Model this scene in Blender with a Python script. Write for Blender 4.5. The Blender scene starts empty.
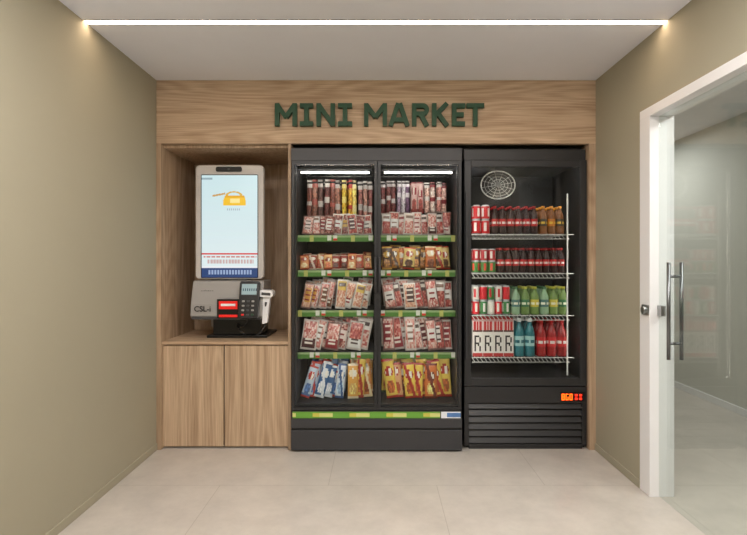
import bpy, math, random, bmesh
from mathutils import Matrix, Vector
R = random.Random(11)
sc = bpy.context.scene
sc.view_settings.view_transform = 'Standard'
sc.view_settings.look = 'None'
sc.view_settings.exposure = 0.0

CAMY, EYE, F = -3.29, 1.237, 500.0
def X(px, y=0.0): return (px-378)*(y-CAMY)/F      # metres measured off the photo on a plane of known depth
def Z(py, y=0.0): return EYE+(262-py)*(y-CAMY)/F
def lin(c):
    return tuple(((v/255)/12.92 if v/255 <= .04045 else ((v/255+.055)/1.055)**2.4) for v in c)
def rgba(c): return (*lin(c), 1.0)

# ------------------------------------------------------------------ materials
def newmat(name):
    m = bpy.data.materials.new(name); m.use_nodes = True
    nt = m.node_tree; b = nt.nodes['Principled BSDF']
    return m, nt, b
def simple(name, c, rough=.5, metal=0.0, emit=0.0, noise=0.0, nscale=8.0, spec=.5, bump=0.0, bscale=300):
    m, nt, b = newmat(name)
    b.inputs['Roughness'].default_value = rough
    b.inputs['Metallic'].default_value = metal
    b.inputs['Specular IOR Level'].default_value = spec
    b.inputs['Base Color'].default_value = rgba(c)
    tc = nt.nodes.new('ShaderNodeTexCoord')
    n = nt.nodes.new('ShaderNodeTexNoise'); n.inputs['Scale'].default_value = nscale; n.inputs['Detail'].default_value = 5
    nt.links.new(tc.outputs['Object'], n.inputs['Vector'])
    mr = nt.nodes.new('ShaderNodeMapRange')
    mr.inputs['To Min'].default_value = 1-max(noise, .02); mr.inputs['To Max'].default_value = 1+max(noise, .02)
    nt.links.new(n.outputs['Fac'], mr.inputs['Value'])
    hs = nt.nodes.new('ShaderNodeHueSaturation'); hs.inputs['Color'].default_value = rgba(c)
    nt.links.new(mr.outputs['Result'], hs.inputs['Value'])
    nt.links.new(hs.outputs['Color'], b.inputs['Base Color'])
    if emit:
        b.inputs['Emission Color'].default_value = rgba(c); b.inputs['Emission Strength'].default_value = emit
    if bump:
        n2 = nt.nodes.new('ShaderNodeTexNoise'); n2.inputs['Scale'].default_value = bscale
        nt.links.new(tc.outputs['Object'], n2.inputs['Vector'])
        bp = nt.nodes.new('ShaderNodeBump'); bp.inputs['Strength'].default_value = bump; bp.inputs['Distance'].default_value = .002
        nt.links.new(n2.outputs['Fac'], bp.inputs['Height']); nt.links.new(bp.outputs['Normal'], b.inputs['Normal'])
    return m
def wood(name, horizontal, tint=1.0):
    m, nt, b = newmat(name); L = nt.links
    tc = nt.nodes.new('ShaderNodeTexCoord')
    def mapped(s):
        mp = nt.nodes.new('ShaderNodeMapping'); mp.inputs['Scale'].default_value = s
        L.new(tc.outputs['Object'], mp.inputs['Vector']); return mp
    a = mapped((.5, 3.0, 5.0) if horizontal else (4.5, 3.0, .42))
    n = nt.nodes.new('ShaderNodeTexNoise'); n.inputs['Scale'].default_value = 1.0; n.inputs['Detail'].default_value = 1.0; n.inputs['Roughness'].default_value = .3
    L.new(a.outputs[0], n.inputs['Vector'])
    mu = nt.nodes.new('ShaderNodeMath'); mu.operation = 'MULTIPLY'; mu.inputs[1].default_value = 110
    L.new(n.outputs['Fac'], mu.inputs[0])
    si = nt.nodes.new('ShaderNodeMath'); si.operation = 'SINE'; L.new(mu.outputs[0], si.inputs[0])
    f = mapped((4, 200, 200) if horizontal else (200, 200, 4))
    n2 = nt.nodes.new('ShaderNodeTexNoise'); n2.inputs['Scale'].default_value = 1.0; n2.inputs['Detail'].default_value = 4
    L.new(f.outputs[0], n2.inputs['Vector'])
    g = mapped((1.0, 26, 26) if horizontal else (26, 26, .9))
    n3 = nt.nodes.new('ShaderNodeTexNoise'); n3.inputs['Scale'].default_value = 1.0; n3.inputs['Detail'].default_value = 5
    L.new(g.outputs[0], n3.inputs['Vector'])
    s1 = nt.nodes.new('ShaderNodeMath'); s1.operation = 'MULTIPLY_ADD'; s1.inputs[1].default_value = .06; s1.inputs[2].default_value = -.1
    L.new(si.outputs[0], s1.inputs[0])
    s2 = nt.nodes.new('ShaderNodeMath'); s2.operation = 'MULTIPLY_ADD'; s2.inputs[1].default_value = .7
    L.new(n2.outputs['Fac'], s2.inputs[0]); L.new(s1.outputs[0], s2.inputs[2])
    s3 = nt.nodes.new('ShaderNodeMath'); s3.operation = 'MULTIPLY_ADD'; s3.inputs[1].default_value = .6
    L.new(n3.outputs['Fac'], s3.inputs[0]); L.new(s2.outputs[0], s3.inputs[2])
    cr = nt.nodes.new('ShaderNodeValToRGB')
    cr.color_ramp.elements[0].position = .25; cr.color_ramp.elements[0].color = rgba(tuple(int(v*tint) for v in (146, 116, 88)))
    cr.color_ramp.elements[1].position = .8; cr.color_ramp.elements[1].color = rgba(tuple(int(v*tint) for v in (214, 188, 158)))
    L.new(s3.outputs[0], cr.inputs['Fac']); L.new(cr.outputs['Color'], b.inputs['Base Color'])
    b.inputs['Roughness'].default_value = .55
    bp = nt.nodes.new('ShaderNodeBump'); bp.inputs['Strength'].default_value = .15; bp.inputs['Distance'].default_value = .001
    L.new(n2.outputs['Fac'], bp.inputs['Height']); L.new(bp.outputs['Normal'], b.inputs['Normal'])
    return m
def tiles():
    m, nt, b = newmat('stone_tile'); L = nt.links
    tc = nt.nodes.new('ShaderNodeTexCoord')
    mp = nt.nodes.new('ShaderNodeMapping'); mp.inputs['Location'].default_value = (-.325, .52, 0)
    L.new(tc.outputs['Object'], mp.inputs['Vector'])
    br = nt.nodes.new('ShaderNodeTexBrick'); br.inputs['Scale'].default_value = 1.0
    br.inputs['Brick Width'].default_value = 1.2; br.inputs['Row Height'].default_value = 1.2
    br.inputs['Mortar Size'].default_value = .002; br.inputs['Mortar Smooth'].default_value = .3
    br.inputs['Color1'].default_value = rgba((198, 191, 183)); br.inputs['Color2'].default_value = rgba((194, 187, 179))
    br.inputs['Mortar'].default_value = rgba((172, 164, 155))
    L.new(mp.outputs[0], br.inputs['Vector'])
    n = nt.nodes.new('ShaderNodeTexNoise'); n.inputs['Scale'].default_value = 4; n.inputs['Detail'].default_value = 10; n.inputs['Roughness'].default_value = .72
    L.new(tc.outputs['Object'], n.inputs['Vector'])
    mr = nt.nodes.new('ShaderNodeMapRange'); mr.inputs['From Min'].default_value=.25; mr.inputs['From Max'].default_value=.75; mr.inputs['To Min'].default_value = .80; mr.inputs['To Max'].default_value = 1.12
    L.new(n.outputs['Fac'], mr.inputs['Value'])
    hs = nt.nodes.new('ShaderNodeHueSaturation'); L.new(br.outputs['Color'], hs.inputs['Color']); L.new(mr.outputs[0], hs.inputs['Value'])
    L.new(hs.outputs['Color'], b.inputs['Base Color'])
    b.inputs['Roughness'].default_value = .28
    return m
def glass(name, tint=(235, 240, 238), ior=1.45):
    m = bpy.data.materials.new(name); m.use_nodes = True; nt = m.node_tree; nt.nodes.clear()
    o = nt.nodes.new('ShaderNodeOutputMaterial'); mx = nt.nodes.new('ShaderNodeMixShader')
    t = nt.nodes.new('ShaderNodeBsdfTransparent'); t.inputs[0].default_value = rgba(tint)
    g = nt.nodes.new('ShaderNodeBsdfGlossy'); g.inputs['Roughness'].default_value = .0
    geo = nt.nodes.new('ShaderNodeNewGeometry'); mr = nt.nodes.new('ShaderNodeMapRange')
    mr.inputs['To Min'].default_value = ior; mr.inputs['To Max'].default_value = 1/ior
    nt.links.new(geo.outputs['Backfacing'], mr.inputs['Value'])
    fr = nt.nodes.new('ShaderNodeFresnel'); nt.links.new(mr.outputs[0], fr.inputs['IOR'])
    nt.links.new(fr.outputs[0], mx.inputs[0]); nt.links.new(t.outputs[0], mx.inputs[1]); nt.links.new(g.outputs[0], mx.inputs[2])
    nt.links.new(mx.outputs[0], o.inputs[0]); return m
def attrmat(name, rough=.35, emit=0.0, base=1.0, coat=0.0):
    m, nt, b = newmat(name)
    a = nt.nodes.new('ShaderNodeAttribute'); a.attribute_name = 'Col'
    if base: nt.links.new(a.outputs['Color'], b.inputs['Base Color'])
    else: b.inputs['Base Color'].default_value = (.02, .02, .02, 1)
    b.inputs['Roughness'].default_value = rough; b.inputs['Coat Weight'].default_value = coat
    if emit:
        nt.links.new(a.outputs['Color'], b.inputs['Emission Color']); b.inputs['Emission Strength'].default_value = emit
    return m
M = dict(
 wall=simple('olive_plaster', (164, 158, 138), .85, noise=.03, nscale=3, bump=.1),
 ceil=simple('white_ceiling_paint', (228, 229, 235), .9, noise=.01),
 white=simple('white_lacquer', (236, 236, 238), .35),
 grey_wall=simple('pale_grey_paint', (206, 206, 200), .8, noise=.02),
 woodh=wood('oak_veneer_horizontal', True), woodv=wood('oak_veneer_vertical', False), woodn_shade=wood('oak_veneer_shaded', False, .95),  # third oak is a darkened copy, niche shade put into its colour
 dark=simple('anthracite_metal', (60, 60, 63), .42, noise=.03, spec=.4),
 dark2=simple('black_metal', (38, 38, 40), .4),
 inner=simple('cooler_lining', (34, 34, 36), .6),
 black=simple('black_plastic', (16, 16, 17), .3),
 steel=simple('brushed_steel', (170, 172, 172), .3, metal=1.0),
 chrome=simple('dark_steel_bar', (120, 122, 124), .3, metal=.9),
 green=simple('green_sign_paint', (22, 70, 44), .5),
 grey=simple('kiosk_grey', (160, 157, 154), .4), pale=simple('kiosk_bezel', (200, 196, 193), .35),
 kdark=simple('kiosk_dark_grey', (70, 70, 72), .4),
 red=simple('reader_red', (205, 32, 26), .3, emit=.5), red_led=simple('red_led', (255, 40, 20), .3, emit=3), orange_led=simple('orange_led', (255, 110, 20), .3, emit=3),
 wire=simple('white_coated_wire', (215, 215, 212), .35),
 strip=simple('led_diffuser', (255, 226, 196), .5, emit=20.0), tube=simple('led_tube', (255, 246, 234), .5, emit=24.0),
 shelf_fill=simple('shelf_fill_glow', (255, 246, 236), .5, emit=10.0),  # glow of the strips added under the cooler shelves
 glass=glass('door_glass',(247,250,248),1.6), cglass=glass('cooler_glass', (242, 244, 244), 1.3),
 print=attrmat('printed_film', .33, coat=.2), screen=attrmat('kiosk_display', .2, emit=.95, base=0), paper=attrmat('printed_card', .6),
)

# ------------------------------------------------------------------ mesh builder
class MB:
    def __init__(s): s.v=[]; s.f=[]; s.m=[]; s.c=[]; s.sm=[]; s.mats=[]
    def mi(s, m):
        m = M[m]
        if m not in s.mats: s.mats.append(m)
        return s.mats.index(m)
    def face(s, idx, mi, c=(128,128,128), sm=False): s.f.append(idx); s.m.append(mi); s.c.append(c); s.sm.append(sm)
    def box(s, x0,x1,y0,y1,z0,z1, m, c=(128,128,128), T=None):
        k=len(s.v); P=[(x,y,z) for x in (x0,x1) for y in (y0,y1) for z in (z0,z1)]
        if T is not None: P=[tuple(T@Vector(p)) for p in P]
        s.v+=P; i=s.mi(m)
        for q in ((0,1,3,2),(4,6,7,5),(0,4,5,1),(2,3,7,6),(0,2,6,4),(1,5,7,3)): s.face(tuple(k+a for a in q), i, c)
    def rbox(s, x0,x1,y0,y1,z0,z1, r, m, n=6, T=None):
        pts=[]
        for cx,cz,a0 in ((x1-r,z1-r,0),(x0+r,z1-r,90),(x0+r,z0+r,180),(x1-r,z0+r,270)):
            for j in range(n+1):
                a=math.radians(a0+90*j/n); pts.append((cx+r*math.cos(a), cz+r*math.sin(a)))
        s.prism(pts,y0,y1,m,T)
    def prism(s, pts, y0, y1, m, T=None, c=(128,128,128)):
        k=len(s.v); n=len(pts); P=[(x,y0,z) for x,z in pts]+[(x,y1,z) for x,z in pts]
        if T is not None: P=[tuple(T@Vector(p)) for p in P]
        s.v+=P; i=s.mi(m)
        s.face(tuple(range(k,k+n)), i, c); s.face(tuple(range(k+2*n-1,k+n-1,-1)), i, c)
        for j in range(n):
            b=(j+1)%n; s.face((k+j,k+n+j,k+n+b,k+b), i, c)
    def sheet(s, x0,x1,z0,z1,y, nu,nv, design, m, T=None):
        k=len(s.v); i=s.mi(m)
        for b in range(nv+1):
            for a in range(nu+1):
                p=Vector((x0+(x1-x0)*a/nu, y, z0+(z1-z0)*b/nv))
                s.v.append(tuple(T@p if T is not None else p))
        for b in range(nv):
            for a in range(nu):
                q=k+b*(nu+1)+a
                s.face((q,q+1,q+nu+2,q+nu+1), i, design((a+.5)/nu,(b+.5)/nv))
    def pillow(s, T, w,h,t, design, nu=10, nv=13, m='print'):
        i=s.mi(m); ph=R.random()*6
        for side in (-1,1):
            k=len(s.v)
            if side>0: nu,nv=4,5
            for b in range(nv+1):
                v=b/nv
                for a in range(nu+1):
                    u=a/nu
                    e=max(0,1-abs(2*u-1)**3)**.6
                    q=max(0,1-abs(2*v-1)**5)**.6 if .06<v<.94 else 0
                    y=side*t/2*e*q*(1+.14*math.sin(9*u+7*v+ph)+.08*math.sin(23*v+ph*2))
                    sx=1-.05*math.sin(math.pi*v)
                    s.v.append(tuple(T@Vector(((u-.5)*w*sx, y, v*h))))
            for b in range(nv):
                for a in range(nu):
                    q=k+b*(nu+1)+a
                    fc=(q,q+1,q+nu+2,q+nu+1)
                    if side>0: fc=fc[::-1]
                    s.face(fc, i, design((a+.5)/nu,(b+.5)/nv) if side<0 else design(.04,.5), True)
    def lathe(s, x,y,z, prof, r, h, design, m='print', n=20, rot=0.0, T=None):
        k=len(s.v); i=s.mi(m)
        for pr,pz in prof:
            for j in range(n):
                a=2*math.pi*j/n+rot
                p=Vector((x+pr*r*math.cos(a), y+pr*r*math.sin(a), z+pz*h))
                s.v.append(tuple(T@p if T is not None else p))
        for q in range(len(prof)-1):
            for j in range(n):
                b=(j+1)%n
                s.face((k+q*n+j,k+q*n+b,k+(q+1)*n+b,k+(q+1)*n+j), i, design((j+.5)/n,(prof[q][1]+prof[q+1][1])/2), True)
        s.face(tuple(k+j for j in range(n))[::-1], i, design(0,0)); s.face(tuple(k+(len(prof)-1)*n+j for j in range(n)), i, design(0,1))
    def rod(s, a, b, r, m, n=8):
        a=Vector(a); b=Vector(b); d=(b-a).normalized()
        o=d.orthogonal().normalized(); p=d.cross(o); k=len(s.v); i=s.mi(m)
        for c in (a,b):
            for j in range(n):
                t=2*math.pi*j/n; s.v.append(tuple(c+o*r*math.cos(t)+p*r*math.sin(t)))
        for j in range(n):
            q=(j+1)%n; s.face((k+j,k+q,k+n+q,k+n+j), i, sm=True)
        s.face(tuple(range(k+n-1,k-1,-1)), i); s.face(tuple(range(k+n,k+2*n)), i)
    def obj(s, name, parent=None, bevel=0.0):
        me=bpy.data.meshes.new(name); me.from_pydata(s.v,[],s.f)
        for m in s.mats: me.materials.append(m)
        me.polygons.foreach_set('material_index', s.m)
        me.polygons.foreach_set('use_smooth', s.sm)
        at=me.color_attributes.new('Col','FLOAT_COLOR','CORNER')
        buf=[]
        for f,c in zip(s.f,s.c):
            buf += list(rgba(c))*len(f)
        at.data.foreach_set('color', buf)
        bm=bmesh.new(); bm.from_mesh(me); bmesh.ops.recalc_face_normals(bm, faces=bm.faces); bm.to_mesh(me); bm.free()
        me.update()
        o=bpy.data.objects.new(name, me); sc.collection.objects.link(o)
        if parent:
            o.parent=parent; o.matrix_parent_inverse=Matrix.Translation(parent.location).inverted()
        if bevel:
            b=o.modifiers.new('bevel','BEVEL'); b.width=bevel; b.segments=2; b.limit_method='ANGLE'; b.angle_limit=math.radians(50)
        return o
def empty(name, loc):
    e=bpy.data.objects.new(name,None); e.location=loc; e.empty_display_size=.1; sc.collection.objects.link(e); return e
def curve(name, pts, r, mat, parent=None):
    cu=bpy.data.curves.new(name,'CURVE'); cu.dimensions='3D'; cu.bevel_depth=r; cu.bevel_resolution=3
    sp=cu.splines.new('NURBS'); sp.points.add(len(pts)-1)
    for p,q in zip(sp.points,pts): p.co=(*q,1)
    sp.use_endpoint_u=True; sp.order_u=3
    cu.materials.append(M[mat]); o=bpy.data.objects.new(name,cu); sc.collection.objects.link(o)
    if parent: o.parent=parent; o.matrix_parent_inverse=Matrix.Translation(parent.location).inverted()
    return o

# ------------------------------------------------------------------ room shell
XL, XR, H, YF = -1.46, 1.434, 2.434, -4.6
def one(name, boxes, mat, bevel=0):
    b=MB()
    for q in boxes: b.box(*q, mat)
    return b.obj(name, bevel=bevel)
YB=2.7; XC=2.94
one('floor', [(XL-.12,XC+.12,YF-.1,YB+.1,-.1,0)], 'wall')
bpy.data.objects['floor'].data.materials[0]=tiles()
S0,S1=-.822,-.770
T0,T1=-2.95,-2.85  # slot of a second strip, added out of view for more room light
one('ceiling', [(XL-.12,XR,YF-.1,T0,H,H+.12),(XL-.12,XR,T1,S0,H,H+.12),(XL-.12,XR,S1,YB+.1,H,H+.12),(XL-.12,XR,YF-.1,YB+.1,H+.121,H+.16),(XR,XC+.12,YF-.1,YB+.1,H,H+.16)], 'ceil')
one('wall_left', [(XL-.12,XL,YF,.8,0,H)], 'wall')
one('wall_back', [(XL-.12,XR,.68,.8,0,H)], 'wall')
DY0,DY1,DZ=-1.72,-.56,2.055
TH=.12
one('wall_right', [(XR,XR+TH,DY1,YB,0,H),(XR,XR+TH,DY0,DY1,DZ,H),(XR,XR+TH,YF,DY0,0,H)], 'wall')
one('wall_corridor', [(XC,XC+.12,YF,YB,0,H)], 'grey_wall')
one('wall_corridor_end', [(XR,XC+.12,YB,YB+.1,0,H)], 'grey_wall')
one('wall_front', [(XL-.12,XC+.12,YF-.1,YF,0,H)], 'wall')
one('baseboard_left', [(XL,XL+.008,YF,.03,0,.045)], 'wall', .002)
one('baseboard_right', [(XR-.008,XR,DY1+.0,.03,0,.045)], 'wall', .002)
one('baseboard_corridor', [(XC-.01,XC,YF,YB,0,.06)], 'white', .002)
for (a,c) in ((S0,S1),(T0,T1)):  # first strip is real, second is added fill
    b=MB(); b.box(XL+.005,XR-.005,a+.008,c-.008,H-.001,H+.01,'strip')
    b.box(XL+.001,XR-.001,a,a+.008,H-.002,H+.02,'steel'); b.box(XL+.001,XR-.001,c-.008,c,H-.002,H+.02,'steel'); b.box(XL+.001,XR-.001,a,c,H+.02,H+.03,'steel')
    b.obj('linear_lamp_and_fill')
def area(name,loc,rot,sx,sy,power,col,parent,disc=False):
    l=bpy.data.lights.new(name,'AREA'); l.energy=power; l.color=col; l.size=sx
    if disc: l.shape='DISK'
    else: l.shape='RECTANGLE'; l.size_y=sy
    o=bpy.data.objects.new(name,l); sc.collection.objects.link(o); o.location=loc; o.rotation_euler=rot
    o.parent=parent; o.matrix_parent_inverse=Matrix.Translation(parent.location).inverted(); return o
for (x,y) in ((-.75,-1.9),(.75,-1.9),(-.75,-2.6),(.75,-2.6),(0,-1.9),(0,-2.6)):  # added downlights out of view, brighten the room and products
    e=empty('added_fill_downlight',(x,y,H))
    b=MB(); n=28
    b.lathe(x,y,H-.008,[(1,0),(1.05,.4),(1.05,1),(.82,1),(.82,.2),(1,0)],.1,.0079,lambda u,v:(0,0,0),'white',n)
    b.obj('fill_ring',e)
    area('fill_disc',(x,y,H-.009),(0,0,0),.16,.16,10,(1,.97,.94),e,True)
for sx in (-1,1):  # added uplights out of view, brighten the ceiling
    x=XL+.07 if sx<0 else XR-.07
    e=empty('added_ceiling_fill',(x,-2.5,1.95))
    b=MB(); a,c=(XL+.001,XL+.12) if sx<0 else (XR-.12,XR-.001)
    b.box(a,c,-3.0,-2.0,1.90,1.915,'white'); b.box(a,c,-3.0,-2.99,1.915,1.95,'white'); b.box(a,c,-2.01,-2.0,1.915,1.95,'white')
    (b.box(c-.008,c,-2.99,-2.01,1.915,1.95,'white') if sx<0 else b.box(a,a+.008,-2.99,-2.01,1.915,1.95,'white'))
    b.obj('fill_housing',e)
    area('fill_lamp',(x,-2.5,1.93),(math.pi,0,0),.08,.94,20,(1,.98,.98),e)
e=empty('corridor_fill_panel',(2.25,-1.5,H))  # unseen panel added to brighten the corridor
b=MB(); b.rbox(2.0,2.5,-2.4,-.9,H-.03,H-.0005,.01,'white'); b.obj('fill_housing',e)
area('fill_lamp',(2.25,-1.65,H-.032),(0,0,0),.44,1.4,34,(1,.97,.94),e)
e=empty('corridor_fill_panel',(2.25,1.5,H))  # another unseen panel added for corridor brightness
b=MB(); b.rbox(2.0,2.5,1.3,1.9,H-.03,H-.0005,.01,'white'); b.obj('fill_housing',e)
area('fill_lamp',(2.25,1.6,H-.032),(0,0,0),.44,.54,16,(1,.97,.94),e)

# door with white casing
e=empty('door_1',(XR,(DY0+DY1)/2,0))
b=MB()
cw=.10
b.box(XR-.005,XR+TH+.005,DY1-cw+.0,DY1,0,DZ-.05,'white')
b.box(XR-.005,XR+TH+.005,DY0,DY0+.06,0,DZ-.05,'white')
b.box(XR-.005,XR+TH+.005,DY0,DY1,DZ-.05,DZ,'white')
b.obj('frame',e,.002)
GX=XR+.045
b=MB(); b.box(GX-.004,GX+.004,DY0+.06,DY1-cw-.004,.008,DZ-.053,'glass'); b.obj('glass_leaf',e)
b=MB()
hy=-.80
for sx in (-.032,.032):
    b.rod((GX+sx,hy,.75),(GX+sx,hy,1.235),.009,'chrome',14)
    for z in (.83,1.165): b.rod((GX,hy,z),(GX+sx,hy,z),.007,'chrome',10); 
b.obj('pull_handle',e)
b=MB()
b.box(XR-.014,XR-.0055,DY1-cw+.004,DY1-.035,.955,1.01,'steel'); b.rod((XR-.032,DY1-.075,.983),(XR-.012,DY1-.075,.983),.02,'steel',20)
b.box(GX-.012,GX+.012,DY1-cw-.04,DY1-cw-.002,.955,1.01,'steel')
b.obj('lock',e,.002)

# ------------------------------------------------------------------ joinery
NX0,NX1=X(161),-.572
HB=Z(143.5)
b=MB(); b.box(XL+.001,XR-.001,0,.04,HB,H-.001,'woodh'); b.obj('wood_header_panel',bevel=.001)
e=empty('wood_niche_cabinet',(-1.0,.3,0))
b=MB()
b.box(XL+.001,NX0,0,.6,0,HB-.001,'woodn_shade')
b.box(NX0,NX1-.02,.6,.62,.0,HB-.001,'woodn_shade')
b.box(NX1-.02,NX1,.0,.62,0,HB-.001,'woodn_shade')
b.box(NX0,NX1-.02,.041,.6,HB-.02,HB-.001,'woodn_shade')
b.obj('niche_panels',e,.001)
b=MB(); b.box(NX0,NX1-.02,.018,.6,.69,.711,'woodh'); b.obj('countertop',e,.0015)
mx=X(224,.03)
b=MB(); b.box(NX0+.002,mx-.004,.03,.05,.012,.682,'woodv'); b.obj('cabinet_door_a',e,.0015)
b=MB(); b.box(mx+.004,NX1-.024,.03,.05,.012,.682,'woodv'); b.obj('cabinet_door_b',e,.0015)
b=MB(); b.box(NX0,NX1-.02,.085,.58,.0,.688,'inner'); b.obj('carcass',e)
b=MB(); b.box(1.388,XR-.001,0,.62,0,HB-.001,'woodn_shade'); b.obj('wood_side_panel',bevel=.001)
b=MB(); b.box(NX1+.004,1.385,.12,.14,1.99,HB-.001,'dark2'); b.obj('gap_shade_panel_1')  # dark panel standing in for the shaded gap above the coolers

# sign
YO=[0]
def ribbon(mb, pts, t, m='green'):
    L=[];Rr=[]
    n=len(pts); P=[Vector(p) for p in pts]
    for i in range(n):
        d0=(P[i]-P[i-1]).normalized() if i>0 else (P[1]-P[0]).normalized()
        d1=(P[i+1]-P[i]).normalized() if i<n-1 else d0
        tg=(d0+d1).normalized(); nn=Vector((-tg.y,tg.x)); k=1/max(.45,nn.dot(Vector((-d0.y,d0.x))))
        L.append(P[i]+nn*t/2*k); Rr.append(P[i]-nn*t/2*k)
    YO[0]=(YO[0]+1)%7
    mb.prism([tuple(q) for q in Rr]+[tuple(q) for q in L[::-1]],-.028-.0004*YO[0],-.001,m)
def letter(mb, ch, x0, x1, z0, z1):
    t=.029; w=x1-x0; h=z1-z0; a=t/2
    V=lambda *p: ribbon(mb,[(x0+q[0],z0+q[1]) for q in p],t)
    if ch=='I': V((w/2,t),(w/2,h-t)); V((0,a),(w,a)); V((0,h-a),(w,h-a))
    elif ch=='N':
        V((a,0),(a,h)); V((w-a,0),(w-a,h)); V((a*.9,h-a*.4),(w-a*.9,a*.4))
    elif ch=='M':
        V((a,0),(a,h)); V((w-a,0),(w-a,h)); V((a,h-a*.5),(w/2,h*.38)); V((w-a,h-a*.5),(w/2,h*.38))
    elif ch=='A':
        V((a*.9,0),(w/2-a*.35,h)); V((w-a*.9,0),(w/2+a*.35,h)); V((w*.2,h*.27),(w*.8,h*.27))
    elif ch=='R':
        V((a,0),(a,h)); r=(h*.56-t)/2; cz=h-a-r; cx=w-a-r
        arc=[(cx+r*math.cos(math.radians(g)),cz+r*math.sin(math.radians(g))) for g in range(90,-91,-15)]
        V((0,h-a),*arc,(0,cz-r)); V((w*.5,cz-r),(w-a*.9,0))
    elif ch=='K':
        V((a,0),(a,h)); V((a,h*.42),(w-a*.9,h)); V((w*.36,h*.55),(w-a*.8,0))
    elif ch=='E':
        V((a,0),(a,h)); V((t,a),(w,a)); V((t,h-a),(w,h-a)); V((t,h/2),(w*.9,h/2))
    elif ch=='T': V((w/2,0),(w/2,h-t)); V((0,h-a),(w,h-a))
b=MB()
for ch,p0,p1 in (('M',275,297),('I',300,313),('N',316.5,335),('I',338,352),('M',364,387),('A',388.5,409.5),('R',412,429),('K',432,449),('E',452,465),('T',466.5,484)):
    letter(b,ch,X(p0,-.02),X(p1,-.02),Z(126,-.02),Z(103.5,-.02))
b.obj('wall_sign_lettering')

# ------------------------------------------------------------------ glass-door snack cooler
CX0,CX1,CY,CZ=-.566,.547,-.035,1.979
e=empty('display_cooler',(0,.3,0))
b=MB()
b.box(CX0,CX0+.03,CY+.02,.6,.05,CZ,'dark'); b.box(CX1-.03,CX1,CY+.02,.6,.05,CZ,'dark')
b.box(CX0+.03,CX1-.03,.56,.6,.05,CZ,'inner'); b.box(CX0+.03,CX1-.03,CY+.02,.56,CZ-.04,CZ,'dark')
b.box(CX0+.03,CX1-.03,CY+.02,.56,.2,.31,'inner')
b.obj('body',e,.002)
b=MB()
b.box(CX0,CX1,CY-.005,CY+.02,Z(161,CY),CZ,'dark')
b.box(CX0,CX1,CY-.005,.02,Z(428,CY),Z(419,CY),'dark')
b.box(CX0,CX1,CY+.004,.3,Z(430,CY),Z(428,CY),'black')
b.box(CX0,CX1,CY-.005,.4,.012,Z(430,CY),'dark')
b.box(CX0+.03,CX1-.03,0,.4,0,.02,'black')
b.obj('fascia_and_plinth',e,.003)
def bumper(u,v):
    g=int(u*44)
    if v<.2 or v>.88: return (96,150,52)
    r=(g*7919)%11
    if r<4: return (206,208,130)
    if r<6: return (196,190,80)
    return (104,160,60)
b=MB(); b.box(CX0+.004,CX1-.004,CY-.004,.05,Z(419,CY),Z(410.5,CY),'dark2')
b.sheet(CX0+.01,X(440,CY),Z(418,CY),Z(411.5,CY),CY-.005,132,5,bumper,'paper')
b.sheet(X(441,CY),CX1-.01,Z(418,CY),Z(411.5,CY),CY-.005,20,6,lambda u,v:(225,230,236) if (u<.3 or v<.2 or v>.8) else (80,120,175),'paper')
b.obj('price_bumper',e)
ZD0,ZD1=Z(410,CY),Z(161,CY)
for nm,a,c,hs in (('door_a',CX0+.004,X(377.2,CY),1),('door_b',X(378,CY),CX1-.004,-1)):
    b=MB(); t=.018
    b.box(a,a+t,CY,CY+.03,ZD0,ZD1,'dark2'); b.box(c-t,c,CY,CY+.03,ZD0,ZD1,'dark2')
    b.box(a+t,c-t,CY,CY+.03,ZD1-.022,ZD1,'dark2'); b.box(a+t,c-t,CY,CY+.03,ZD0,ZD0+.018,'dark2')
    b.box(a+t,c-t,CY+.012,CY+.016,ZD0+.018,ZD1-.022,'cglass')
    hx=c-.012 if hs>0 else a+.012
    b.rod((hx,CY-.022,1.04),(hx,CY-.022,1.27),.006,'dark',10)
    for z in (1.06,1.25): b.rod((hx,CY-.022,z),(hx,CY+.002,z),.004,'dark',8)
    b.obj(nm,e)
RY=.05
bays=((X(297,RY),X(373.5,RY)),(X(380,RY),X(456,RY)))
rails=(235,270,310,352)
b=MB(); b2=MB()
for bi,(a,c) in enumerate(bays):
    b2.rod((a+.03,.04,Z(172.5,.04)),(c-.03,.04,Z(172.5,.04)),.006,'tube',12)
    b.box(a+.01,c-.01,.03,.09,Z(170,.04),Z(167,.04),'dark')
    for ri,py in enumerate(rails):
        zt=Z(py,RY); 
        b.box(a,c,RY+.004,.52,zt-.022,zt-.004,'dark')
        b2.box(a+.02,c-.02,RY+.012,RY+.02,zt-.03,zt-.0225,'shelf_fill')  # added glowing strip under each shelf to brighten the packs
        b.box(a,c,RY,RY+.004,zt-.045,zt,'inner')
        def rd(u,v,ri=ri,bi=bi):
            g=int(u*13); r=(g*31+ri*17+bi*5)%7
            fu=(u*13)%1
            if r in (1,4) and .15<fu<.85 and v>.12: return (232,234,222) if v>.45 else (225,60,50) if r==4 else (238,238,228)
            if r==6 and .2<fu<.8: return (200,200,110)
            return (90,140,60) if v<.6 else (160,185,130)
        b.sheet(a,c,zt-.044,zt-.002,RY-.001,78,6,rd,'paper')
        for x in (a,c): b.box(x-.003,x+.003,RY+.01,.5,zt-.05,zt-.02,'dark')
    b.box(a+.0,c,.5,.555,.31,CZ-.05,'inner')
b.box(X(376.5,.05)-.008,X(376.5,.05)+.008,.04,.07,.31,CZ-.04,'dark2')
b.obj('shelves',e); b2.obj('led_tubes_and_fill',e)

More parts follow.
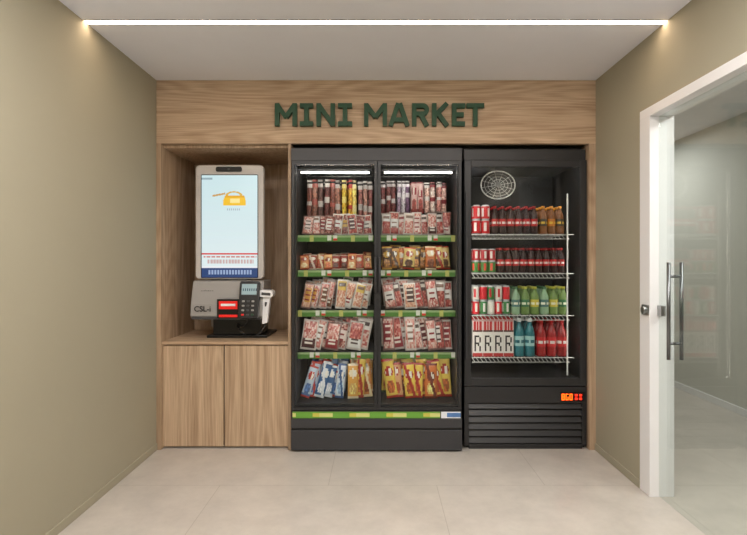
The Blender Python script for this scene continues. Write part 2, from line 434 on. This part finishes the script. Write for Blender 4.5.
# products -------------------------------------------------------------
def hsh(u,v,s): return random.Random(int(u*97)*1009+int(v*89)*31+s).random()
MEATS=([(206,130,120),(226,168,156),(236,206,194),(190,100,94),(218,146,134)],
       [(136,66,60),(116,54,50),(194,140,128),(156,84,74),(216,186,172)],
       [(216,154,130),(234,192,164),(206,132,106),(240,212,192),(222,166,140)],
       [(172,76,70),(196,100,90),(156,62,60),(220,156,142),(182,90,80)])
def d_meat(lab,acc,labpos='top',tone=0):
    s=R.randint(0,9999); cols=MEATS[tone]; bd=R.choice(((216,206,198),(196,184,178),(228,222,214),(150,120,112)))
    off=R.uniform(.1,.3)
    def f(u,v):
        if u<.06 or u>.94 or v<.04 or v>.96: return bd
        if labpos=='top': lz=v>.62
        elif labpos=='bot': lz=v<.36
        elif labpos=='mid': lz=.32<v<.66
        else: lz= off<u<off+.55 and .25<v<.8
        if lz:
            if labpos=='top' and .2<u<.8 and .74<v<.86: return acc
            if labpos!='top' and .25<u<.75 and int(v*18)%3==0: return acc
            return lab
        k=int(v*7+1.4*math.sin(u*5+s)); 
        q=(hsh(u,v,s)*.5+((k*7+s)%5)/5*.8)
        return cols[min(4,int(q*4))]
    return f
def d_bag(c1,c2,c3):
    s=R.randint(0,9999); cy=R.uniform(.6,.75); ty=R.randrange(3)
    def f(u,v):
        if v<.05 or v>.95: return c2
        if ty==2 and abs((u-.5)+(v-.5)*.8)<.13: return c2
        e=((u-.5)/.38)**2+((v-cy)/.13)**2
        if e<1: return (246,240,228) if (int(u*20)%2==0 and e<.6) else c2
        e=((u-.5)/.36)**2+((v-.28)/.18)**2
        if e<1: return c3 if hsh(u,v,s)>.35 else tuple(min(255,int(x*1.35)) for x in c3)
        if ty==1 and v<.12: return c3
        return c1
    return f
def d_stick(c,lab):
    s=R.randint(0,9999); lo=R.uniform(.3,.5)
    def f(u,v):
        if v>.84: return lab if int(v*30)%3 else (40,30,30)
        if v<.05: return (165,140,130)
        if lo<v<lo+.13: return lab
        k=.75+.6*hsh(u,v,s)
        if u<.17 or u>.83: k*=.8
        return tuple(min(255,int(x*k)) for x in c)
    return f
def place(mb,x,y,z,w,h,t,d,tilt=.12,roll=0,yaw=0,nu=12,nv=16):
    T=Matrix.Translation((x,y,z))@Matrix.Rotation(yaw,4,'Z')@Matrix.Rotation(-tilt,4,'X')@Matrix.Rotation(roll,4,'Y')
    mb.pillow(T,w,h,t,d,nu,nv)
px=lambda n: n/149.7
b=MB(); zb=Z(176,.2)
for (a,c) in bays: b.rod((a+.01,.2,zb-.004),(c-.01,.2,zb-.004),.004,'steel',8)
def hang(mb,p0,p1,n,top,bot,mk,y=.19):
    for i in range(n):
        x=X(p0+(p1-p0)*(i+.5)/n,y); w=abs(p1-p0)/n*1.0/F*(y-CAMY)
        for dy in (.0,.05):
            T=Matrix.Translation((x+R.uniform(-.002,.002),y+dy,Z(bot,y)+R.uniform(-.006,.004)))@Matrix.Rotation(R.uniform(-.03,.03),4,'Y')
            mb.pillow(T,w*.92,Z(top,y)-Z(bot,y),.018,mk(i),6,22)
        mb.rod((x,y-.02,zb),(x,y+.06,zb),.002,'steel',6)
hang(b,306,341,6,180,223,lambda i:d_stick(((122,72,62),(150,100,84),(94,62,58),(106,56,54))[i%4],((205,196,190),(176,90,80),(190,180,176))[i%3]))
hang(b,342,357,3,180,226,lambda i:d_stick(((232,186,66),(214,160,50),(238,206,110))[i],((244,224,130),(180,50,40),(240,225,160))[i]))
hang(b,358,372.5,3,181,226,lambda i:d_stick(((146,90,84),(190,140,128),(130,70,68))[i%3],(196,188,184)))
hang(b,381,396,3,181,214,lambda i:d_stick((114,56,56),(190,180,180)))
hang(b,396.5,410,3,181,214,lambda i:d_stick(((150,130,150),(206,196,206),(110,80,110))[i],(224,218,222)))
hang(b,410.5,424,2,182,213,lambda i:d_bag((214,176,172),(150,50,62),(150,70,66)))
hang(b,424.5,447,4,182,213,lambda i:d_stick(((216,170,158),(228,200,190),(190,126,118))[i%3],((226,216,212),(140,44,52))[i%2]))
b.obj('hanging_snack_packs')
def row(mb,p0,p1,n,zpy,hpx,mk,top,layers=2,roll=.12,tilt=.15,wf=1.2,y0=.095,dy=.11,rise=.012,t=.02,hj=.1,zabs=None,yaw=.12,lean=0.0):
    z0=Z(zpy,RY) if zabs is None else zabs
    mh=(Z(top,RY)-.036)-z0
    for l in range(layers-1,-1,-1):
        for i in range(n):
            y=y0+l*dy+(i%3)*.02
            w=px((p1-p0)/n)*wf*R.uniform(.88,1.12); h=px(hpx)*(1+R.uniform(-hj,hj))
            rl=lean+R.uniform(-roll,roll); s,c=abs(math.sin(rl)),math.cos(rl)
            h=min(h,(mh-l*rise-.004-w*s)/c)
            hw=(w*c+h*s)/2+.002
            a0,a1=X(p0,RY)+hw,X(p1,RY)-hw
            xc=a0+(a1-a0)*i/(n-1)+R.uniform(-.003,.003)
            xc=min(max(xc,a0),a1)
            place(mb,xc-h/2*math.sin(rl),y,z0+.001+l*rise+s*w*.5,w,h,t,mk(i+l),tilt,rl,R.uniform(-yaw,yaw))
def mk_meat(labs,tones=(0,)):
    def f(i):
        lab=labs[R.randrange(len(labs))]
        return d_meat(lab,R.choice(((150,50,56),(90,70,66),(140,110,96))) if sum(lab)>380 else (236,226,214),R.choice(('top','mid','bot','off','off')),R.choice(tones))
    return f
def mk_bag(sets): return lambda i: d_bag(*sets[R.randrange(len(sets))])
pink=[(236,228,222),(234,210,202),(150,50,56),(228,208,198),(84,44,44),(236,232,228)]
b=MB()
row(b,300,373,9,235,21,mk_meat(pink+[(214,170,80)],(0,1,3)),195,layers=1,wf=1.25)
row(b,381,454,9,235,23,mk_meat(pink,(0,1,3)),195,layers=1,wf=1.25)
row(b,299,336,5,310,27,mk_meat([(216,160,76),(228,196,120),(120,80,60),(196,80,60),(230,224,214)],(2,0)),270,lean=.12,wf=1.35)
row(b,334,373,5,310,28,mk_meat([(90,124,74),(236,230,222),(228,194,100),(232,220,210)],(0,2)),270,lean=.16,wf=1.4)
row(b,381,455,9,310,28,mk_meat([(238,232,226),(234,220,214),(180,60,66),(90,64,60),(234,228,222)],(0,3,2)),270,lean=-.1,wf=1.45)
row(b,298,373,8,352,31,mk_meat(pink,(0,1,3,0)),310,lean=.22,wf=1.55,tilt=.25)
row(b,381,455,9,352,31,mk_meat([(150,52,60),(236,228,222),(238,224,218),(106,50,54)],(0,0,3)),310,lean=-.08,wf=1.4,tilt=.2)
b.obj('deli_meat_packs')
b=MB()
row(b,298,372,9,270,16,mk_bag([((192,84,60),(236,215,180),(150,70,40)),((220,146,96),(170,60,44),(240,200,150)),((160,60,48),(225,205,185),(90,50,36)),((230,180,120),(150,60,40),(200,110,70))]),235,roll=.06,tilt=.3,wf=1.05)
row(b,381,453,9,270,24,mk_bag([((196,140,60),(90,60,36),(140,90,44)),((226,184,84),(180,80,44),(140,84,44)),((96,66,50),(214,170,80),(170,120,70)),((202,112,56),(236,215,175),(120,64,36)),((226,196,120),(180,60,40),(90,60,40))]),235,wf=1.35)
b.obj('snack_bags')
ZF=.312
b=MB()
row(b,347,373,3,398,38,mk_bag([((220,144,74),(246,226,180),(150,70,36)),((240,206,96),(170,50,36),(190,110,60)),((230,170,80),(246,232,200),(220,180,110))]),352,zabs=ZF,roll=.06,wf=1.15)
row(b,381,454,9,398,38,mk_bag([((240,206,90),(180,50,40),(170,90,44)),((228,170,120),(180,60,54),(180,84,54)),((230,190,76),(70,96,56),(186,70,46)),((176,104,60),(236,215,176),(110,54,34)),((214,120,60),(120,50,36),(236,200,120))]),352,zabs=ZF,roll=.1,lean=-.06,wf=1.45)
b.obj('chip_bags')
b=MB()
row(b,299,347,7,398,34,mk_bag([((66,106,156),(232,236,240),(206,214,224)),((218,226,234),(56,92,146),(150,176,206)),((96,134,180),(240,240,240),(44,72,126)),((196,210,226),(200,70,60),(90,120,170))]),352,zabs=ZF,roll=.12,lean=.18,wf=1.4,tilt=.2)
b.obj('frozen_snack_packs')

# ------------------------------------------------------------------ drinks fridge
FX0,FX1,FY,FZ=.572,1.382,.02,1.912
e=empty('drinks_fridge',(.98,.3,0))
b=MB()
b.box(FX0,FX0+.035,FY+.035,.62,.0,FZ,'dark2'); b.box(FX1-.035,FX1,FY+.035,.62,.0,FZ,'dark2')
b.box(FX0+.035,FX1-.035,.57,.62,.0,FZ,'inner'); b.box(FX0+.035,FX1-.035,FY+.035,.57,FZ-.02,FZ,'dark2')
b.box(FX0+.035,FX1-.035,FY+.035,.57,Z(382,FY)-.03,Z(382,FY)+.01,'inner')
b.box(FX0,FX1,FY+.02,.5,FZ+.004,1.988,'dark2')
b.obj('body',e,.002)
b=MB(); zb0,zb1=Z(386,FY),Z(160,FY); t=.045
b.box(FX0,FX0+t,FY,FY+.032,zb0,zb1,'dark2'); b.box(FX1-t,FX1,FY,FY+.032,zb0,zb1,'dark2')
b.box(FX0+t,FX1-t,FY,FY+.032,zb1-.045,zb1,'dark2'); b.box(FX0+t,FX1-t,FY,FY+.032,zb0,zb0+.05,'dark2')
b.box(FX0+t,FX1-t,FY+.012,FY+.017,zb0+.05,zb1-.045,'cglass')
b.obj('glass_door',e,.003)
b=MB(); b.box(FX0+.006,FX0+.016,FY-.02,FY,.6,1.7,'dark'); b.obj('door_grip',e,.003)
b=MB()
b.box(FX0,FX1,FY,.4,Z(403,FY),Z(387,FY),'dark2')
b.box(FX0,FX0+.03,FY,.4,.02,Z(403,FY),'dark2'); b.box(FX1-.03,FX1,FY,.4,.02,Z(403,FY),'dark2'); b.box(FX0+.03,FX1-.03,FY+.03,.4,.02,Z(403,FY),'black')
z1=Z(403,FY); n=6; st=(z1-.03)/n
for i in range(n):
    T=Matrix.Translation(((FX0+FX1)/2,FY+.014,z1-st*(i+.5)))@Matrix.Rotation(-.45,4,'X')
    w=(FX1-FX0)/2-.031
    b.box(-w,w,-.004,.004,-st*.42,st*.42,'dark2',T=T)
b.box(FX0+.03,FX1-.03,FY+.0,FY+.03,.0,.032,'dark2')
b.obj('ventilation_base',e,.0015)
b=MB()
cx0,cx1=X(560,FY),X(584.5,FY); b.box(cx0,cx1,FY-.004,FY,Z(401,FY),Z(391.5,FY),'black')
def seg7(x,z,w,h,m,mask):
    S={'a':(0,w,h,h),'g':(0,w,h/2,h/2),'d':(0,w,0,0),'f':(0,0,h/2,h),'b':(w,w,h/2,h),'e':(0,0,0,h/2),'c':(w,w,0,h/2)}
    for k in mask:
        q=S[k]; b.box(x+q[0]-.0016,x+q[1]+.0016,FY-.007,FY-.004,z+q[2]-.0016,z+q[3]+.0016,m)
for i,(mk,mm) in enumerate((('abcdefg','orange_led'),('afedc','orange_led'),('abcdef','orange_led'))):
    seg7(cx0+.012+i*.026,Z(399.5,FY),.014,.036,mm,mk)
for i in range(2):
    for j in range(2): b.box(cx0+.098+i*.028,cx0+.114+i*.028,FY-.007,FY-.004,Z(399.5,FY)+j*.024,Z(399.5,FY)+.012+j*.024,'red_led')
b.obj('temperature_display',e)
SY=.11
sx0,sx1=X(472,SY),X(569.5,SY)
srow=(234,273,315,357)
b=MB()
for py in srow:
    z=Z(py,SY)-.004
    for y in (SY,.52): b.rod((sx0,y,z),(sx1+.03,y,z),.003,'wire',6)
    b.rod((sx0,SY-.004,z-.03),(sx1,SY-.004,z-.03),.0025,'wire',6)
    for i in range(30):
        x=sx0+(sx1-sx0)*i/29; b.rod((x,SY-.003,z),(x,.52,z),.0017,'wire',5); 
    for i in range(24):
        x=sx0+(sx1-sx0)*i/24; b.rod((x,SY-.003,z),(x+.02,SY-.004,z-.03),.002,'wire',5)
b.obj('wire_shelves',e)
b=MB(); xs=X(567,.1)
b.box(xs-.004,xs+.004,.09,.1,Z(375,.1),Z(194,.1),'wire')  # thin white vertical bar on the right
b.box(sx0-.015,sx0-.009,.12,.13,Z(375,.1),Z(194,.1),'wire')
b.obj('white_bars',e)
b=MB(); b.box(FX0+.05,FX1-.05,.058,.072,FZ-.036,FZ-.024,'tube')  # unseen strips added behind the door frame to brighten the drinks
b.box(FX1-.041,FX1-.0352,.0525,.057,.42,1.84,'tube'); b.box(FX0+.0352,FX0+.041,.0525,.057,.42,1.84,'tube')
b.obj('hidden_fill_strips',e)
b=MB(); fy=.3; s_=(fy-CAMY)/F; fc=Vector((X(498,fy),fy,Z(185,fy)))  # white wire rings with spokes and a hub
for rr in (17,13.5,10,6.5,3):
    for j in range(36):
        a0=2*math.pi*j/36; a1=2*math.pi*(j+1)/36; r=rr*s_
        b.rod(fc+Vector((r*math.cos(a0),0,r*.82*math.sin(a0))),fc+Vector((r*math.cos(a1),0,r*.82*math.sin(a1))),.0045 if rr==17 else .0012,'wire',5)
for j in range(12):
    a=2*math.pi*j/12+.2; r=17*s_; b.rod(fc,fc+Vector((r*math.cos(a),.004,r*.82*math.sin(a))),.0012,'wire',5)
b.rod(fc+Vector((0,-.006,0)),fc+Vector((0,.02,0)),.02,'kdark',16)
b.rod((fc.x,fc.y,fc.z+14*s_),(fc.x,fc.y+.0,FZ-.02),.004,'wire',6)
b.obj('white_wire_rings',e)
# drinks
BP=[(.85,0),(1,.02),(1,.12),(.97,.2),(1,.28),(1,.36),(1,.44),(1,.54),(.96,.62),(.78,.72),(.5,.81),(.38,.87),(.38,.91),(.46,.915),(.46,1.0),(.3,1.0)]
CP=[(.82,0),(1,.05),(1,.2),(1,.4),(1,.6),(1,.78),(1,.9),(.84,.97),(.8,1.0),(.7,.985)]
def bottle_d(liq,lab,cap,acc=None):
    def f(u,v):
        if v>.9: return cap
        if .26<v<.55:
            if acc and .34<v<.46 and int(u*20)%4!=0: return acc
            return lab
        return liq
    return f
def can_d(c,acc):
    def f(u,v):
        if v>.92 or v<.04: return (190,192,194)
        if .3<v<.75 and int(u*20)%5 in (1,2): return acc
        return c
    return f
def drinks(mb,p0,p1,n,zpy,hpx,prof,mk,rows=3,stack=1):
    k=(SY+.03-CAMY)/F; w=(p1-p0)/n*k; r=w*.48; h=hpx*k/stack
    for j in range(rows):
        for i in range(n):
            for q in range(stack):
                mb.lathe(X(p0,SY+.03)+w*(i+.5),SY+.035+j*2.1*r,Z(zpy,SY)+q*h+.001,prof,r,h*.995,mk(i,q),rot=R.random()*6)
cola=lambda i,q: bottle_d((44,18,14),(196,24,30),(170,20,26),(240,235,230))
b=MB()
drinks(b,491,538,6,234,28,BP,cola); drinks(b,497,565,9,273,25,BP,cola)
drinks(b,539,564,3,234,28,BP,lambda i,q: bottle_d((130,80,40),((60,50,40),(200,120,40),(70,60,46))[i],(226,150,40),(230,190,60)))
drinks(b,511,568,6,315,28,BP,lambda i,q: bottle_d((120,150,80),((214,196,80),(60,120,80))[i%2],(190,190,70),(240,240,215)) if i%3 else bottle_d((150,185,150),(80,124,120),(60,110,70),(240,240,220)))
drinks(b,514,535,2,357,38,BP,lambda i,q: bottle_d((40,120,130),(170,214,212),(235,240,240),(30,104,116)))
drinks(b,536,567,3,357,36,BP,lambda i,q: bottle_d((160,30,32),(206,44,48),(190,34,36),(240,230,226)))
b.obj('drink_bottles')
b=MB()
drinks(b,472,490,2,234,29,CP,lambda i,q: can_d((200,26,34),(235,225,220)),stack=2)
drinks(b,472,496,3,273,24,CP,lambda i,q: can_d(((70,130,60),(190,40,50))[q],((230,90,70),(240,235,225))[q]),stack=2)
drinks(b,472,510,5,315,29,CP,lambda i,q: can_d(((214,36,50),(228,224,214),(60,130,70))[(i*2+q)%3],((245,240,230),(200,40,50))[q]),stack=2)
b.obj('drink_cans')
G=["1110","1001","1001","1110","1010","1001","1001"]
def carton_d(u,v):
    if v>.74: return (196,44,46) if int(u*10)%3 else (236,210,205)
    if v>.69: return (90,60,60)
    gu=(u-.2)/.6; gv=1-(v-.16)/.46
    if 0<=gu<1 and 0<=gv<1 and G[int(gv*7)][int(gu*4)]=='1': return (50,44,46)
    if v<.1: return (190,60,60)
    return (238,234,228)
b=MB(); n=4; k=(SY+.03-CAMY)/F; w=(513-472)/n*k; h=38*k
for j in range(4):
    for i in range(n):
        x=X(472,SY+.03)+w*i; y=SY+.012+j*.075; z=Z(357,SY)+.001
        b.box(x+.001,x+w-.001,y,y+.07,z,z+h*.93,'print',(236,230,224))
        b.prism([(y,z+h*.93),(y+.07,z+h*.93),(y+.035,z+h)],x+.001,x+w-.001,'print',Matrix(((0,1,0,0),(1,0,0,0),(0,0,1,0),(0,0,0,1))),(206,40,44))
        b.sheet(x+.002,x+w-.002,z,z+h*.92,y-.0008,12,20,carton_d,'print')
b.obj('juice_cartons')

# ------------------------------------------------------------------ self-service kiosk
KY=.16
e=empty('self_checkout_kiosk',(-1.03,.3,.711))
kx0,kx1=X(195.5,KY),X(263.5,KY); kz0,kz1=Z(279,KY),Z(165,KY)
b=MB(); b.rbox(kx0,kx1,KY,KY+.05,kz0,kz1,.028,'pale',8); b.obj('bezel',e,.006)
b=MB(); b.rbox(X(201,KY),X(258.3,KY),KY-.002,KY+.01,Z(278,KY),Z(174.5,KY),.008,'black',4); b.rbox(X(216,KY),X(242,KY),KY-.006,KY+.01,Z(171.8,KY),Z(166.8,KY),.012,'black',5)
b.rod((X(229,KY),KY-.009,Z(169.3,KY)),(X(229,KY),KY-.002,Z(169.3,KY)),.008,'kdark',14); b.obj('screen_surround',e)
def scr(u,v):
    x=201+57*u; y=278-102.5*v
    if y>268.5: 
        if 270.5<y<275 and int(x*1.0)%3 and 208<x<252: return (150,170,205)
        return (34,66,118)
    if y>266.5: return (236,240,244)
    if 253.5<y<255: return (214,50,44)
    if 256.5<y<258 and 203<x<257: return (205,130,124) if int(x)%5 else (232,240,242)
    if 260<y<264 and (206<x<254) and int(x*1.3)%4: return (206,176,174)
    dx=x-233; dy=y-201
    if -10<dx<13 and -5<dy<5 and dx+dy*.4>-10 and dx-dy*.3<13:
        if abs(dx-2)<5 and abs(dy)<2.2: return (255,232,150)
        if dy<-3 : return (232,170,30)
        return (248,196,44)
    e=((dx-1)/8)**2+((dy+5)/4)**2
    if dy<-4.5 and .6<e<1.2: return (222,176,70)
    if -21<dx<-8 and abs(dy+6+.18*(dx+14))<.9: return (205,160,90)
    if 209<y<211 and abs(dx)<7 and int(x)%2: return (170,185,195)
    if 178<y<180 and x<212: return (150,175,185)
    g=(y-175)/92
    return (int(206+20*g),int(232+8*g),int(236+6*g))
b=MB(); b.sheet(X(201.8,KY),X(257.6,KY),Z(277.4,KY),Z(175.3,KY),KY-.0035,114,206,scr,'screen'); b.obj('display',e)
b=MB()
b.box(X(215,.3),X(252,.3),KY+.05,KY+.16,.78,1.75,'grey'); b.obj('mast',e,.01)
b=MB()
b.rbox(X(208,.2),X(268,.2),.17,.5,.7112,.73,.006,'black'); b.rbox(X(214,.22),X(262,.22),.2,.42,.73,.86,.01,'black'); b.obj('foot',e,.004)
b=MB(); PY=.08
lx0,lx1=X(190,PY),X(262,PY)
SW=Matrix(((0,1,0,0),(1,0,0,0),(0,0,1,0),(0,0,0,1)))
zt,zb_=Z(281,PY),Z(319,PY)
b.prism([(.36,zt),(.36,zb_),(PY+.02,zb_),(PY,zb_+.02),(PY+.01,zb_+.1),(PY+.05,zt-.02),(PY+.06,zt)],lx0,lx1,'grey',SW)
b.obj('printer_housing',e,.006)
b=MB()
b.box(lx0+.01,lx1-.01,PY-.004,PY+.015,Z(319.5,PY),Z(317,PY),'kdark')
b.box(X(217.5,PY),X(240,PY),PY-.012,PY+.03,Z(318,PY),Z(299,PY),'black')  # red payment card reader
b.box(X(219.5,PY),X(238,PY),PY-.016,PY-.01,Z(309,PY),Z(301,PY),'red')
b.box(X(221.5,PY),X(236,PY),PY-.018,PY-.014,Z(306,PY),Z(303.5,PY),'white')
b.box(X(219.5,PY),X(238,PY),PY-.016,PY-.01,Z(317,PY),Z(314.5,PY),'red')
b.obj('card_reader',e,.002)
def txt(name,s,x,y,z,size,mat,par):
    c=bpy.data.curves.new(name,'FONT'); c.body=s; c.size=size; c.extrude=.0008; c.offset=.0006; c.materials.append(M[mat])
    o=bpy.data.objects.new(name,c); o.rotation_euler=(math.pi/2,0,0); o.location=Vector((x,y,z))-par.location; sc.collection.objects.link(o); o.parent=par
txt('brand_text','CSL-i',X(194,PY),PY-.001,Z(311.5,PY),.052,'black',e)
txt('brand_text_small','printer',X(199,PY),PY+.036,Z(293,PY),.03,'kdark',e)
b=MB(); T=Matrix.Translation((X(249,.04),.045,Z(300,.04)))@Matrix.Rotation(-.22,4,'X')
w,h=.066,.125
b.rbox(-w,w,-.012,.02,-h,h,.014,'black',5,T); 
b.rbox(-w+.012,w-.012,-.014,-.01,.03,h-.015,.004,'kdark',3,T)
b.sheet(-w+.016,w-.016,.034,h-.02,-.0148,14,12,lambda u,v:(150,170,168) if not(.3<v<.6 and int(u*14)%2) else (60,80,90),'screen',T)
for r in range(4):
    for c in range(3):
        kc='red' if (r==0 and c==0) else 'green' if (r==0 and c==2) else 'kdark' if c==1 else 'grey'
        b.rbox(-.044+c*.032,-.026+c*.032,-.017,-.011,-h+.018+r*.03,-h+.030+r*.03,.004,kc,3,T)
b.box(-.02,.02,.02,.09,-.06,.02,'black',T=T)
b.obj('card_terminal',e,.002)
b=MB(); T=Matrix.Translation((X(267,.1),.1,Z(293,.1)))@Matrix.Rotation(.08,4,'Y')
b.rbox(-.048,.045,-.03,.06,-.028,.02,.018,'white',6,T)
b.box(-.03,.03,-.032,-.028,-.014,.004,'kdark',T=T)
b.prism([(-.024,-.02),(.026,-.02),(.022,-.12),(.02,-.2),(-.014,-.21),(-.018,-.12)],-.015,.03,'white',T)
b.prism([(-.006,-.06),(.01,-.06),(.006,-.09),(-.004,-.09)],-.02,-.014,'kdark',T)
b.box(-.1,-.03,.02,.05,-.03,.0,'kdark',T=T)
b.obj('barcode_scanner',e,.004)
cx=X(266.5,.1)
curve('scanner_cable',[(cx,.11,Z(322,.1)),(cx-.01,.1,.80),(cx-.06,.07,.735),(cx-.14,.09,.74),(cx-.2,.1,.79),(cx-.22,.2,.8)],.005,'black',e)
curve('terminal_cable',[(X(249,.05),.09,.88),(X(246,.05),.06,.82),(X(238,.05),.08,.79),(X(230,.05),.22,.8)],.004,'black',e)

# ------------------------------------------------------------------ world, camera
w=bpy.data.worlds.new('World'); sc.world=w; w.use_nodes=True
bg=w.node_tree.nodes['Background']; bg.inputs['Color'].default_value=(.86,.93,1.0,1); bg.inputs['Strength'].default_value=.6
cam=bpy.data.cameras.new('Camera'); co=bpy.data.objects.new('Camera',cam); sc.collection.objects.link(co)
co.location=(0,CAMY,EYE); co.rotation_euler=(math.pi/2,0,0)
cam.sensor_width=36; cam.lens=F/747*36; cam.shift_x=-4.5/747; cam.shift_y=-5.5/747; cam.clip_start=.05
sc.camera=co
